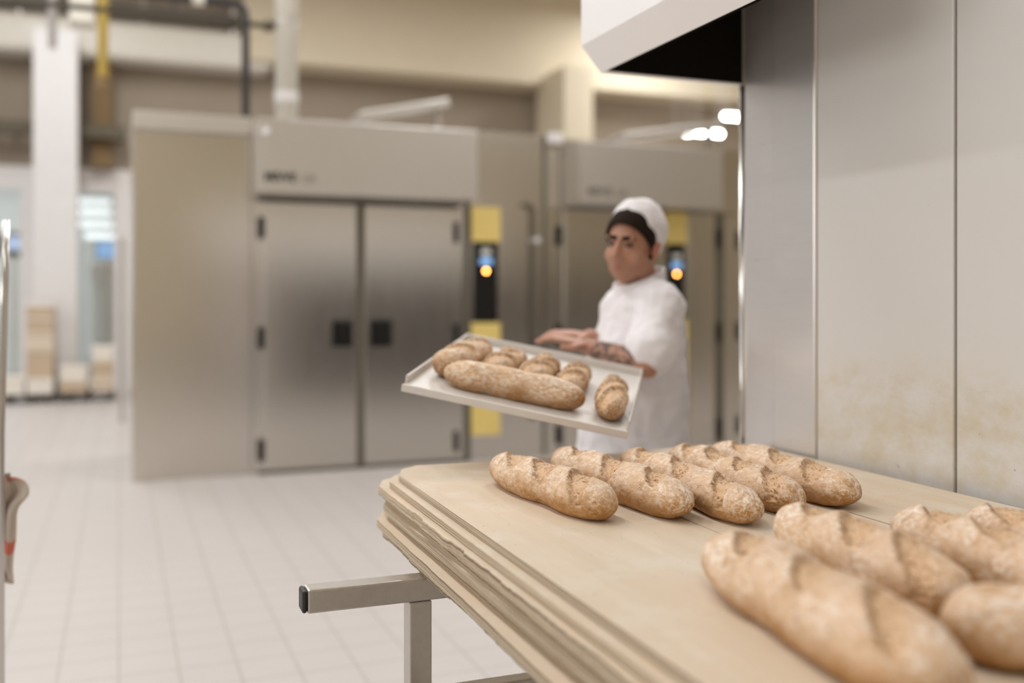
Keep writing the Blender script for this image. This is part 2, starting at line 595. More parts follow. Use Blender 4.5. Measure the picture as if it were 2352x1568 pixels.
def goods(px0, px1, py0, py1, Yf, depth, name, mat, label, cat, group=None, lid=None):
    a, b = ony(px0, py0, Yf), ony(px1, py1, Yf)
    z0, z1 = min(a.z, b.z), max(a.z, b.z)
    z0 = max(z0, 0)
    t = thing(name, label, cat, ((a.x + b.x) / 2, Yf + depth / 2, z0), group)
    if lid:
        obj('body', bx(a.x, b.x, Yf, Yf + depth, z0, z1 - 0.04), mat, t, bevel=0.01)
        obj('lid', bx(a.x - 0.015, b.x + 0.015, Yf - 0.015, Yf + depth, z1 - 0.0399, z1), lid, t, bevel=0.008)
    else:
        obj('body', bx(a.x, b.x, Yf, Yf + depth, z0, z1), mat, t, bevel=0.01)
    return z1


def pallet(px0, px1, label):
    x0, x1 = ony(px0, 690, YG).x, ony(px1, 690, YG).x
    t = thing('pallet', label, 'pallet', ((x0 + x1) / 2, YG + 0.35, 0), 'dark pallets by the glazing')
    bm = bmesh.new()
    for k in range(5):
        y = YG + k * 0.15
        box(bm, x0, x1, y, y + 0.11, 0.095, 0.12)
    obj('deck', bm, M_pallet, t)
    for xx in (x0, (x0 + x1) / 2 - 0.05, x1 - 0.1):
        obj('runner', bx(xx, xx + 0.1, YG, YG + 0.71, 0, 0.0949), M_pallet, t)


pallet(8, 122, 'dark low pallet on the floor at the far left')
pallet(134, 263, 'dark low pallet on the floor below the small cartons')
g1 = 'cartons stacked at the far left'
PT = 0.12


def stack(x0, x1, rows, first_label, depth, group, Yf=YG + 0.02):
    z = PT
    for mat, lid, top, label in rows:
        z1 = ony((x0 + x1) / 2, top, Yf).z
        a, b = ony(x0, 690, Yf).x, ony(x1, 690, Yf).x
        t = thing('carton', label, 'box', ((a + b) / 2, Yf + depth / 2, z), group)
        h = min(0.05, (z1 - z) * 0.3)
        obj('body', bx(a, b, Yf, Yf + depth, z, z1 - h), mat, t, bevel=0.008)
        obj('lid', bx(a - 0.012, b + 0.012, Yf - 0.012, Yf + depth, z1 - h + 0.0005, z1), lid, t, bevel=0.006)
        z = z1 + 0.001


stack(8, 55, [(M_sack, M_sack, 868, 'pale wrapped pack on the left pallet, next to the picture edge')], '', 0.6, None)
stack(60, 122, [(M_sack, M_sack, 868, 'pale wrapped pack at the bottom of the tall carton stack'),
                (M_card, M_card2, 800, 'brown carton second from the bottom in the tall stack'),
                (M_card2, M_card2, 762, 'beige carton in the middle of the tall stack'),
                (M_card, M_card2, 728, 'brown carton second from the top of the tall stack'),
                (M_card, M_sack, 697, 'brown carton with pale lid topmost on the tall stack')], '', 0.6, g1)
stack(138, 200, [(M_card, M_card2, 872, 'flat brown carton under the pale pack on the right pallet'),
                 (M_sack, M_sack, 842, 'pale wrapped pack on top of the low stack left of the cartons')], '', 0.6, None)
stack(212, 260, [(M_card2, M_card, 880, 'lowest carton of the small right stack'),
                 (M_card2, M_card, 853, 'middle carton of the small right stack'),
                 (M_card, M_card2, 826, 'upper carton of the small right stack'),
                 (M_sack, M_sack, 796, 'white pack on top of the small right carton stack')], '', 0.6, 'cartons on the right pallet')

# slim grey guard post in front of the glazing
pp = onz(280, 968, 0)
t = thing('guard_post', 'slim grey steel post standing on the tiles left of the steel cabinets', 'post', pp)
obj('shaft', tube(bmesh.new(), [pp, pp + Vector((0, 0, 2.2))], 0.024, 16), M_tube, t)
obj('foot_plate', bx(pp.x - 0.05, pp.x + 0.05, pp.y - 0.05, pp.y + 0.05, 0, 0.012), M_tube, t)

# ------------------------------------------------------------------ steel cabinets (proofers)
YF = 8.5
YH = 8.12                                            # front of the projecting headers


def X(px, Y=YF):
    return ony(px, 690, Y).x


def Zp(px, py, Y=YF):
    return ony(px, py, Y).z


ztop = Zp(306, 252)
t = thing('steel_cabinet', 'plain brushed steel cabinet end section without doors, left of the double doors', 'cabinet', (X(440), YF + 0.7, 0))
obj('body', bx(X(304), X(577), YF, YF + 1.6, 0, Zp(306, 296)), M_steel, t, bevel=0.004)
obj('cornice', bx(X(304), X(577), YF - 0.012, YF + 1.6, Zp(306, 296) + 0.004, ztop), M_steel2, t, bevel=0.006)


def lettering(name, text, size, loc, mat, parent, extr=0.002, bold=0.0):
    cu = bpy.data.curves.new(name, 'FONT')
    cu.body, cu.size, cu.extrude, cu.offset = text, size, extr, bold
    tmp = bpy.data.objects.new('tmp_' + name, cu)
    COL.objects.link(tmp)
    bpy.context.view_layer.update()
    me = bpy.data.meshes.new_from_object(tmp.evaluated_get(bpy.context.evaluated_depsgraph_get()))
    bpy.data.objects.remove(tmp)
    bpy.data.curves.remove(cu)
    me.materials.clear()
    me.materials.append(mat)
    o = bpy.data.objects.new(name, me)
    COL.objects.link(o)
    o.matrix_basis = Matrix.Translation(loc) @ Matrix.Rotation(math.pi / 2, 4, 'X')
    o.parent = parent
    o.matrix_parent_inverse = parent.matrix_basis.inverted()
    return o


def hinge(parent, px, py, Y=YF):
    x, z = X(px, Y), Zp(px, py, Y)
    bm = bmesh.new()
    box(bm, x - 0.022, x + 0.022, Y - 0.045, Y - 0.012, z - 0.085, z + 0.085)
    tube(bm, [(x, Y - 0.045, z - 0.095), (x, Y - 0.045, z + 0.095)], 0.014, 10)
    return obj('hinge', bm, M_black, parent, bevel=0.004)


def handle(parent, px0, px1, py0, py1):
    x0, x1, z1, z0 = X(px0), X(px1), Zp(px0, py0), Zp(px0, py1)
    bm = bmesh.new()
    box(bm, x0, x1, YF - 0.05, YF - 0.021, z0, z1)
    box(bm, x0 + 0.04, x1 - 0.04, YF - 0.085, YF - 0.05, z0 + 0.02, z1 - 0.02)
    return obj('handle', bm, M_black, parent, bevel=0.006)


def door(parent, px0, px1, z1, z0=0.03):
    return obj('door', bx(X(px0), X(px1), YF - 0.02, YF + 0.04, z0, z1), M_steel, parent, bevel=0.006)


def panel_column(parent, px0, px1, bands, led, lab):
    """Yellow control column with its black inset: bands = [(py0, py1, kind)]."""
    for y0, y1, kind in bands:
        z1, z0 = Zp(px0, y0), Zp(px0, y1)
        if kind == 'y':
            obj('yellow_plate', bx(X(px0), X(px1), YF - 0.03, YF - 0.001, z0 + 0.002, z1), M_yellow, parent, bevel=0.004)
        else:
            q = obj('control_display', bx(X(px0 + 7), X(px1 - 6), YF - 0.026, YF - 0.001, z0 + 0.002, z1 - 0.002), M_black, parent)
            cx = (X(px0) + X(px1)) / 2
            zl = Zp(px0, led)
            bmx = bmesh.new()
            blob(bmx, Vector((cx, YF - 0.028, zl)), (0.015, 0.006, 0.015))
            obj('indicator_lamp', bmx, M_led, q, True)
            zs = Zp(px0, lab)
            obj('screen', bx(cx - 0.055, cx + 0.055, YF - 0.030, YF - 0.0262, zs - 0.045, zs + 0.015), M_screen, q)
            obj('sticker', bx(cx - 0.045, cx + 0.045, YF - 0.030, YF - 0.0262, zs + 0.045, zs + 0.10), M_label, q)


zu = Zp(598, 441, YH)                                # underside of the headers
t = thing('proofing_cabinet', 'large double-door stainless steel cabinet with projecting header and black square handles', 'cabinet', (X(830), YF + 0.7, 0))
obj('body', bx(X(578), X(1078), YF, YF + 1.6, 0, Zp(600, 290)), [M_steel], t)
hd = obj('header', bx(X(578), X(1066), YH, YF - 0.0005, zu, Zp(598, 268, YH)), M_steel2, t, bevel=0.006)
lettering('logo_lettering', 'MIWE', 0.098, (X(607, YH), YH - 0.003, Zp(607, 414, YH)), M_ink, hd, bold=0.004)
lettering('logo_lettering', 'GR', 0.085, (X(694, YH), YH - 0.003, Zp(607, 414, YH)), M_ink2, hd)
blobm = bmesh.new()
tube(blobm, [(X(604, YH) + 0.02, YH - 0.012, Zp(604, 300, YH)), (X(604, YH) + 0.02, YH, Zp(604, 300, YH))], 0.035, 16)
obj('cap_screw', blobm, M_frame, hd)
obj('under_header_strip', bx(X(592), X(1052), YF - 0.03, YF - 0.0005, Zp(600, 462), zu - 0.001), M_gap, t)  # dark strip filling the space under the header
zd = Zp(600, 463)
d1 = door(t, 606, 819, zd)
d2 = door(t, 836, 1044, zd)
obj('door_seal', bx(X(820), X(835), YF - 0.01, YF - 0.0005, 0.03, zd), M_gap, t)
handle(d1, 761, 807, 736, 796)
handle(d2, 850, 897, 734, 795)
for py in (523, 776, 1034):
    hinge(d1, 598, py)
for py in (534, 766, 1012):
    hinge(d2, 1046, py)
obj('edge_strip', bx(X(1066), X(1079), YF - 0.014, YF - 0.0005, 0, Zp(1070, 308)), M_gap, t)
obj('kick_strip', bx(X(592), X(1060), YF - 0.03, YF - 0.0005, 0, 0.028), M_gap, t)

t = thing('control_cabinet', 'narrow stainless steel section with yellow and black control column between the two door units', 'cabinet', (X(1170), YF + 0.7, 0))
obj('body', bx(X(1080), X(1286), YF, YF + 1.6, 0, Zp(1080, 300)), M_steel, t, bevel=0.004)
panel_column(t, 1081, 1147, [(475, 555, 'y'), (555, 741, 'd'), (741, 1000, 'y')], 622, 596)
bm = bmesh.new()
xl = X(1222)
tube(bm, bend((X(1200), YF - 0.05, Zp(1222, 470)), (xl, YF - 0.05, Zp(1222, 470)), (xl, YF - 0.05, Zp(1222, 490))), 0.014, 12)
tube(bm, [(xl, YF - 0.05, Zp(1222, 490)), (xl, YF - 0.05, 0.35)], 0.014, 12)
obj('latch_rod', bm, M_gap, t, True)
bm = bmesh.new()
tube(bm, [(xl + 0.02, YF - 0.09, Zp(1222, 552)), (xl + 0.02, YF - 0.0005, Zp(1222, 552))], 0.028, 14)
obj('latch_knob', bm, M_frame, t)
obj('door_seal', bx(X(1246), X(1254), YF - 0.006, YF - 0.0005, 0.02, Zp(1250, 310)), M_gap, t)
obj('bright_spot_box', bx(X(1255), X(1288), YF - 0.06, YF - 0.001, Zp(1260, 330), Zp(1260, 306)), M_frame, t, bevel=0.01)  # plain white box put in for a small glow, no lamp

t = thing('proofing_cabinet', 'second stainless steel door unit with header, standing behind the baker', 'cabinet', (X(1480), YF + 0.7, 0))
obj('body', bx(X(1288), X(1720), YF, YF + 1.6, 0, Zp(1300, 320)), M_steel, t)
hd = obj('header', bx(X(1333, YH), X(1660, YH), YH, YF - 0.0005, Zp(1340, 466, YH), Zp(1335, 324, YH)), M_steel2, t, bevel=0.006)
lettering('logo_lettering', 'MIWE', 0.095, (X(1350, YH), YH - 0.003, Zp(1350, 446, YH)), M_ink2, hd, bold=0.003)
lettering('logo_lettering', 'GR', 0.08, (X(1415, YH), YH - 0.003, Zp(1350, 446, YH)), M_ink2, hd)
zd2 = Zp(1340, 480)
obj('under_header_strip', bx(X(1300), X(1690), YF - 0.03, YF - 0.0005, zd2 + 0.002, Zp(1340, 467, YH) - 0.004), M_gap, t)  # same dark strip below the second header
d1 = door(t, 1294, 1520, zd2)
d2 = door(t, 1580, 1640, zd2)
for py in (541, 768, 998):
    hinge(d1, 1283, py)
for py in (548, 762, 982):
    hinge(d2, 1648, py)
obj('door_seal', bx(X(1641), X(1661), YF - 0.01, YF - 0.0005, 0.02, zd2), M_gap, t)
panel_column(t, 1527, 1575, [(488, 560, 'y'), (560, 735, 'd'), (735, 985, 'y')], 629, 606)
t = thing('steel_cabinet', 'steel cabinet side by the oven pillar, right of the second door unit, with dark hinges', 'cabinet', (X(1780), YF + 0.7, 0))
obj('body', bx(X(1722), X(1990), YF, YF + 1.6, 0, Zp(1700, 350)), M_steel, t)
dd = obj('door', bx(X(1724), X(1980), YF - 0.02, YF - 0.0005, 0.03, Zp(1700, 490)), M_steel, t)
for py in (552, 760, 975):
    hinge(dd, 1700, py)

# flaps lying open on top of the cabinets
a, b = ony(815, 272, 8.9), ony(1020, 240, 8.9)
L = (b - a).length
M = Matrix.Translation(a) @ Matrix.Rotation(-math.atan2(b.z - a.z, b.x - a.x), 4, 'Y')
t = thing('roof_flap', 'grey tilted flap propped open on top of the double-door cabinet', 'flap', (a.x, 8.9, Zp(815, 290)))
bm = bmesh.new()
box(bm, 0, L, -0.18, 0.18, -0.05, 0.03, M=M)
obj('leaf', bm, M_steel2, t, bevel=0.01)
obj('prop', bx(b.x - 0.09, b.x - 0.04, 8.86, 8.94, Zp(600, 290) + 0.0, b.z - 0.02), M_tube, t)
a, b = ony(1415, 316, 8.9), ony(1640, 289, 8.9)
L = (b - a).length
M = Matrix.Translation(a) @ Matrix.Rotation(-math.atan2(b.z - a.z, b.x - a.x), 4, 'Y')
t = thing('roof_flap', 'grey tilted flap on top of the second door unit, under the bright lamps', 'flap', (a.x, 8.9, Zp(1415, 330)))
bm = bmesh.new()
box(bm, 0, L, -0.18, 0.18, -0.04, 0.02, M=M)
obj('leaf', bm, M_steel2, t, bevel=0.01)
obj('prop', bx(b.x - 0.09, b.x - 0.04, 8.86, 8.94, Zp(1300, 320), b.z - 0.02), M_tube, t)

# ------------------------------------------------------------------ pipes and ducts
YV = 8.95
xv = X(658, YV)
rv = (X(686, YV) - X(630, YV)) / 2 * 0.93
t = thing('vent_pipe', 'white vertical vent pipe with collar rising from the double-door cabinet', 'pipe', (xv, YV, Zp(600, 290)))
obj('pipe', tube(bmesh.new(), [(xv, YV, Zp(600, 290)), (xv, YV, ZC)], rv, 28), M_duct, t, True)
obj('collar', tube(bmesh.new(), [(xv, YV, Zp(658, 236, YV)), (xv, YV, Zp(658, 212, YV))], rv * 1.08, 28), M_white, t)
obj('clamp_band', tube(bmesh.new(), [(xv, YV, Zp(658, 58, YV)), (xv, YV, Zp(658, 46, YV))], rv * 1.04, 28), M_tube, t)
xd = X(562, YV)
zr = Zp(562, 18, YV)
YQ = YV
YV = YV - 0.075
pts = [(-6, YV, zr), (xd - 0.12, YV, zr)] + bend((xd - 0.1, YV, zr), (xd, YV, zr), (xd, YV, zr - 0.1))[1:] + [(xd, YV, ztop + 0.001)]
t = thing('drain_pipe', 'dark pipe running along the ceiling and bending down behind the left steel cabinet', 'pipe', (xd, YV, ztop))
obj('pipe', tube(bmesh.new(), pts, 0.034, 16), M_dark, t, True)
bm = bmesh.new()
for px in (455,):
    xx = X(px, YV)
    tube(bm, [(xx - 0.05, YV, zr), (xx + 0.05, YV, zr)], 0.044, 16)
obj('coupling', bm, M_duct, t)
YV = YQ
zo = Zp(600, 58, YV)
t = thing('supply_pipe', 'thin olive brown pipe running level into the side of the white vent pipe', 'pipe', (xv - rv, YV, zo))
obj('pipe', tube(bmesh.new(), [(-6, YV, zo), (xv - rv - 0.001, YV, zo)], 0.026, 12), M_olive, t, True)
bm = bmesh.new()
blob(bm, Vector((xv - rv - 0.06, YV, zo)), 0.055)
obj('valve', bm, M_olive, t, True)
# white horizontal duct under the beam, left
YD = 16.95
z0, z1 = Zp(0, 112, YD), Zp(0, 22, YD)
x1 = X(624, YD)
t = thing('air_duct', 'long off-white horizontal air duct under the ceiling at the upper left', 'duct', (x1, YD, z0))
obj('duct', bx(-9, x1, YD, YW - 0.001, z0, z1), M_duct, t, bevel=0.1)
for px in (40, 330, 540):
    obj('hanger', bx(X(px, YD) - 0.02, X(px, YD) + 0.02, YD + 0.28, YD + 0.32, z1 - 0.01, ZC), M_tube, t)
t = thing('cable_tray', 'dark cable tray hanging under the ceiling along the top left', 'tray', (0, 12.45, 5.3))
obj('tray', bx(-9, X(545, 12.4), 12.3, 12.6, Zp(100, 16, 12.4), Zp(100, 16, 12.4) + 0.09), M_dark, t)
for px in (60, 400):
    xx = X(px, 12.4)
    obj('hanger', tube(bmesh.new(), [(xx, 12.45, Zp(100, 16, 12.4) + 0.08), (xx, 12.45, ZC)], 0.012, 8), M_dark, t)
YY = 11.0
xy = X(236, YY)
t = thing('gas_pipe', 'yellow vertical gas pipe coming down from the ceiling at the upper left', 'pipe', (xy, YY, Zp(236, 180, YY)))
obj('pipe', tube(bmesh.new(), [(xy, YY, Zp(236, 180, YY)), (xy, YY, ZC)], 0.052, 16), M_yelpipe, t, True)
obj('reducer', tube(bmesh.new(), [(xy, YY, Zp(236, 205, YY)), (xy, YY, Zp(236, 178, YY))], 0.06, 16), M_rust, t)
xr0, xr1 = X(212, YW), X(258, YW)
t = thing('wall_duct', 'brown vertical duct on the back wall below the yellow gas pipe', 'duct', ((xr0 + xr1) / 2, YW - 0.3, z_hd))
obj('shaft', bx(xr0, xr1, YW - 0.3, YW - 0.0005, z_hd + 0.02, Zp(230, 112, YD) - 0.01), M_rust, t)
obj('bottom_cap', bx(xr0 - 0.04, xr1 + 0.04, YW - 0.34, YW - 0.0005, z_hd, z_hd + 0.0199), M_rust, t)
t = thing('cable_tray', 'dark cable tray running along the shaded back wall behind the white column', 'tray', (0, YW - 0.45, 3.8))
obj('tray', bx(-9, X(288, YW), YW - 0.55, YW - 0.351, Zp(60, 318, YW), Zp(60, 290, YW)), M_olive, t)
for px in (-40, 40, 205, 280):
    obj('bracket', bx(X(px, YW) - 0.03, X(px, YW) + 0.03, YW - 0.35, YW - 0.0005, Zp(60, 316, YW), Zp(60, 306, YW)), M_olive, t)
# white hanging junction box and rod above the white column
t = thing('junction_box', 'white box hanging from the ceiling beside the yellow gas pipe', 'box', (X(190, 14), 11.7, Zp(190, 58, 11.7)))
obj('body', bx(X(160, 11.7), X(218, 11.7), 11.6, 11.9, Zp(190, 58, 11.7), ZC - 0.02), M_duct, t, bevel=0.02)
obj('flange', bx(X(155, 11.7), X(223, 11.7), 11.55, 11.95, ZC - 0.02, ZC), M_white, t)
t = thing('hanger_rod', 'thin white rod hanging from the ceiling above the white column', 'rod', (X(120, 11.7), 11.7, Zp(120, 44, 11.7)))
obj('rod', tube(bmesh.new(), [(X(120, 11.7), 11.7, Zp(120, 110, 11.7)), (X(120, 11.7), 11.7, ZC)], 0.045, 14), M_white, t, True)

# lamps seen beyond the cabinets on the right
YT = 15.2
for a, b, py, lab in ((1664, 1760, 267, 'bright fluorescent lamp half hidden by the oven pillar, higher of the right-hand lamps'),
                      (1598, 1656, 304, 'bright fluorescent lamp left of the oven pillar, above the second door unit'),
                      (1546, 1584, 303, 'short bright fluorescent lamp above the second door unit, farthest left of the three')):
    z = Zp(a, py, YT)
    x0, x1 = X(a, YT), X(b, YT)
    t = thing('fluorescent_lamp', lab, 'lamp', ((x0 + x1) / 2, YT, z), 'fluorescent lamps right of the column')
    obj('tube', tube(bmesh.new(), [(x0, YT, z), (x1, YT, z)], 0.035, 12), M_lamp, t)
    obj('housing', bx(x0, x1, YT - 0.05, YT + 0.05, z + 0.036, z + 0.09), M_white, t)
    for xx in (x0 + 0.05, x1 - 0.05):
        obj('hanger', tube(bmesh.new(), [(xx, YT, z + 0.09), (xx, YT, ZC)], 0.006, 6), M_white, t)

# ------------------------------------------------------------------ deck oven on the right
t = thing('deck_oven', 'big deck oven at the right with pale side panels, polished pillar and white hood', 'oven', (XP + 0.8, 1.0, 0))


def yx(px):
    u = (px - 1176) / FPX
    return XP * (Cc - S * u) / (S + Cc * u)


y_a, y_b, y_c, y_s = yx(1697), yx(1779), yx(1876), yx(2193)
obj('side_panel', bx(XP, XP + 0.3, y_s + 0.004, y_c - 0.0005, 0.05, 2.75), M_panel, t, bevel=0.004)
obj('side_panel', bx(XP, XP + 0.3, -1.2, y_s - 0.004, 0.05, 2.75), M_panel, t, bevel=0.004)
M_core = plain('dark_reflect_rear', (0.03, 0.023, 0.017), 0.7)
obj('rear_reflect_dark', bx(XP + 0.31, XP + 3.7, -1.1, y_b - 0.05, 0.05, 1.95), M_core, t)  # unseen bulk, made dark and wide for the cabinet doors' reflection
obj('rear_reflect_white', bx(XP + 0.31, XP + 3.7, -1.1, y_b - 0.05, 1.951, 2.72), M_hood, t)  # unseen, white to brighten the upper part of that reflection
obj('joint_strip', bx(XP + 0.012, XP + 0.29, y_s - 0.0039, y_s + 0.0039, 0.05, 2.75), M_gap, t)
obj('pillar', bx(XP - 0.006, XP + 0.06, y_b + 0.001, y_c - 0.001, 0.05, 2.75) if False else bx(XP - 0.006, XP + 0.06, y_c + 0.0005, y_b - 0.0005, 0.05, 2.75), M_trimst, t, bevel=0.006)
pl = bmesh.new()
box(pl, XP + 0.004, XP + 0.29, y_b, y_a - 0.02, 0.05, 2.74)
obj('pillar', pl, M_trimst, t, bevel=0.004)
obj('edge_rail', tube(bmesh.new(), [(XP + 0.004, y_a - 0.012, 0.05), (XP + 0.004, y_a - 0.012, 2.08)], 0.010, 12), M_pole, t, True)
obj('plinth', bx(XP + 0.02, XP + 3.6, -1.05, y_b, 0, 0.049), M_black, t)
# hood: sheet shell, open below, black inside
xh0 = ony(1380, 168, y_a).x
zh0 = ony(1380, 168, y_a).z
xh1 = ony(1335, 105, y_a).x
zh1 = ony(1335, 105, y_a).z
yh0 = 1.70
bm = bmesh.new()
prof = [(xh0, zh0), (xh1, zh1), (xh1, 2.75), (XP + 0.3, 2.75)]
for (xa, za), (xb, zbb) in zip(prof, prof[1:]):
    bm.faces.new([bm.verts.new(v) for v in ((xa, yh0, za), (xa, y_a, za), (xb, y_a, zbb), (xb, yh0, zbb))])
for yy in (y_a,):
    bm.faces.new([bm.verts.new((x, yy, z)) for x, z in prof + [(XP + 0.3, zh0)]])
bmesh.ops.remove_doubles(bm, verts=bm.verts, dist=1e-5)
hood = obj('hood', bm, [M_hood, M_lining], t)
so = hood.modifiers.new('sheet', 'SOLIDIFY')
so.thickness, so.offset = 0.012, -1
hood.data.shade_smooth()
hood.modifiers.new('edges', 'EDGE_SPLIT').split_angle = math.radians(25)
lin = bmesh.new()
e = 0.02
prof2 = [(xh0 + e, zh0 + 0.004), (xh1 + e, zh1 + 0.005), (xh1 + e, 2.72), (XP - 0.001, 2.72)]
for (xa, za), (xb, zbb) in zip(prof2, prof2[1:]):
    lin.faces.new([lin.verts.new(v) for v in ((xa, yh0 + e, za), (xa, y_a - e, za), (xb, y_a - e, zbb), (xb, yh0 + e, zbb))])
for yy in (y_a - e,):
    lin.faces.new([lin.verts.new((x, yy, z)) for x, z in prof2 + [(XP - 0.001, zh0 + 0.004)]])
obj('hood_lining', lin, M_lining, hood)

# ------------------------------------------------------------------ cart and boards
ZB = 1.04
ANG = math.radians(-1.35)                            # cart stands a touch askew
BO = Vector((0.612, 2.40, 0))                        # far left corner of the top board


def board(name, label, x0, x1, y0, y1, z0, z1, cut=(0.05, 0.05), seed=0, rough=0.0, rot=0.0, group='baking boards on the cart', mats=None):
    rnd = random.Random(seed)
    n = 150
    prof = []
    cx, cy = cut
    left, right = [], []
    for i in range(n + 1):
        y = y0 + (y1 - cy - y0) * i / n
        j = rough * (noise.noise(Vector((y * 9, seed * 3.1, 0))) * 0.7 + noise.noise(Vector((y * 60, seed * 7.7, 1))) * 0.5)
        if rough and noise.noise(Vector((y * 5, seed * 1.7, 4))) > 0.15:
            j += rough * 0.8
        left.append((x0 + j, y))
        right.append((x1, y))
    outline = left + [(x0 + cx * 0.35, y1 - cy * 0.35), (x0 + cx, y1), (x1 - cx, y1), (x1 - cx * .35, y1 - cy * .35)] + right[::-1]
    bm = bmesh.new()
    zs = [z0, z0 + (z1 - z0) * 0.12, (z0 + z1) / 2, z1 - (z1 - z0) * 0.12, z1]
    rings = []
    for k, z in enumerate(zs):
        ring = []
        for q, (x, y) in enumerate(outline):
            ins = 0.0012 if k in (0, 4) else 0.0
            jj = rough * 0.35 * noise.noise(Vector((y * 40, z * 400, seed))) if q <= n else 0
            ring.append(bm.verts.new((x + (ins if q <= n else -ins if q > n + 4 else 0) + jj, y - (ins if n < q <= n + 4 else 0), z)))
        rings.append(ring)
    m = len(outline)
    for a, b in zip(rings, rings[1:]):
        for q in range(m):
            f = bm.faces.new((a[q], a[(q + 1) % m], b[(q + 1) % m], b[q]))
            f.material_index = 1
    bm.faces.new(rings[0][::-1])
    bm.faces.new(rings[-1])
    R = Matrix.Translation(BO) @ Matrix.Rotation(ANG + rot, 4, 'Z')
    o = obj(name, bm, mats or [M_wood, M_ply])
    o.matrix_basis = R
    return tag(o, label, 'board', group)


# stack beneath: wide sheets; z from the top down, x offsets of the left edge
tt = [0.015, 0.015, 0.020, 0.018, 0.017, 0.017, 0.018, 0.018]
zt = [ZB]
for h in tt:
    zt.append(zt[-1] - h)
board('baking_board', 'top left pale wooden board under the loaf nearest the left edge', 0.0, 0.392, -1.95, 0.0, zt[1] + 0.0004, zt[0], (0.075, 0.13), 1)
board('baking_board', 'middle pale wooden board between two straight seams under the loaves', 0.3945, 0.722, -1.9, 0.0, zt[1] + 0.0004, zt[0] - 0.0002, (0.012, 0.012), 2)
board('baking_board', 'right pale wooden board lying against the oven side panel', 0.7245, 1.066, -1.9, 0.035, zt[1] + 0.0004, zt[0] + 0.0002, (0.07, 0.035), 3)
labs = ['second wooden board from the top, its edge flush with the top one', 'third wooden board from the top with a splintered jutting edge',
        'fourth board from the top in the stack, weathered grey edge', 'fifth board from the top in the stack, rough layered edge',
        'sixth board from the top in the stack, just above the gap', 'seventh board from the top, jutting out to the left near the bottom',
        'lowest rough board of the stack, lying on the steel cart rails']
spec = [(-0.020, 0.0, 0.0008, 0.0), (-0.040, 0.035, 0.0045, 0.006), (-0.026, 0.0, 0.0018, 0.004), (-0.036, 0.015, 0.0015, 0.009),
        (-0.030, 0.0, 0.0018, 0.012), (-0.050, 0.02, 0.0015, 0.002), (-0.044, 0.0, 0.0035, 0.012)]
for k, (dx, dy, ro, rt) in enumerate(spec):
    board('baking_board', labs[k], dx, 1.03, -1.93, dy - 0.004 * k, zt[k + 2] + 0.0004, zt[k + 1], (0.08, 0.12), 10 + k, ro, rt)
ZR = zt[-1]
# steel cart
tb = 0.046
yr1 = onz(700, 1356, ZR).y
xr = onz(702, 1356, ZR).x
t = thing('steel_cart', 'square-tube steel cart carrying the stack of boards, rail end sticking out left', 'cart', (1.1, 1.2, 0))
yr0 = 0.75
RC = Matrix.Identity(4)
for yy in (yr1, yr0):
    f = obj('rail', bx(xr + 0.004, 1.60, yy, yy + tb, ZR - tb, ZR - 0.0003), M_tube, t, bevel=0.004)
    obj('end_cap', bx(xr - 0.006, xr + 0.0039, yy + 0.001, yy + tb - 0.001, ZR - tb + 0.001, ZR - 0.001), M_rubber, f, bevel=0.005)
xpL = onz(935, 1420, ZR).x
xp0 = ony(941, 1420, yr1).x
for yy in (yr1, yr0):
    for xx in (xp0, 1.52):
        p = obj('post', bx(xx, xx + tb, yy + 0.0005, yy + tb - 0.0005, 0.13, ZR - tb - 0.0003), M_tube, t, bevel=0.003)
        wh = bmesh.new()
        tube(wh, [(xx + 0.005, yy + tb / 2, 0.05), (xx + 0.041, yy + tb / 2, 0.05)], 0.05, 20)
        box(wh, xx + 0.001, xx + 0.0045, yy + 0.005, yy + 0.04, 0.05, 0.13)
        box(wh, xx + 0.0415, xx + 0.045, yy + 0.005, yy + 0.04, 0.05, 0.13)
        box(wh, xx + 0.001, xx + 0.045, yy + 0.003, yy + 0.043, 0.122, 0.1295)
        obj('caster', wh, M_rubber, p)
zl = ony(1100, 1578, yr1).z
for yy in (yr1, yr0):
    obj('lower_rail', bx(xp0 + tb + 0.0005, 1.5195, yy + 0.003, yy + tb - 0.003, zl - tb, zl), M_tube, t, bevel=0.003)
for xx in (xp0, 1.52):
    obj('side_rail', bx(xx + 0.003, xx + tb - 0.003, yr0 + tb, yr1, zl - tb, zl), M_tube, t, bevel=0.003)


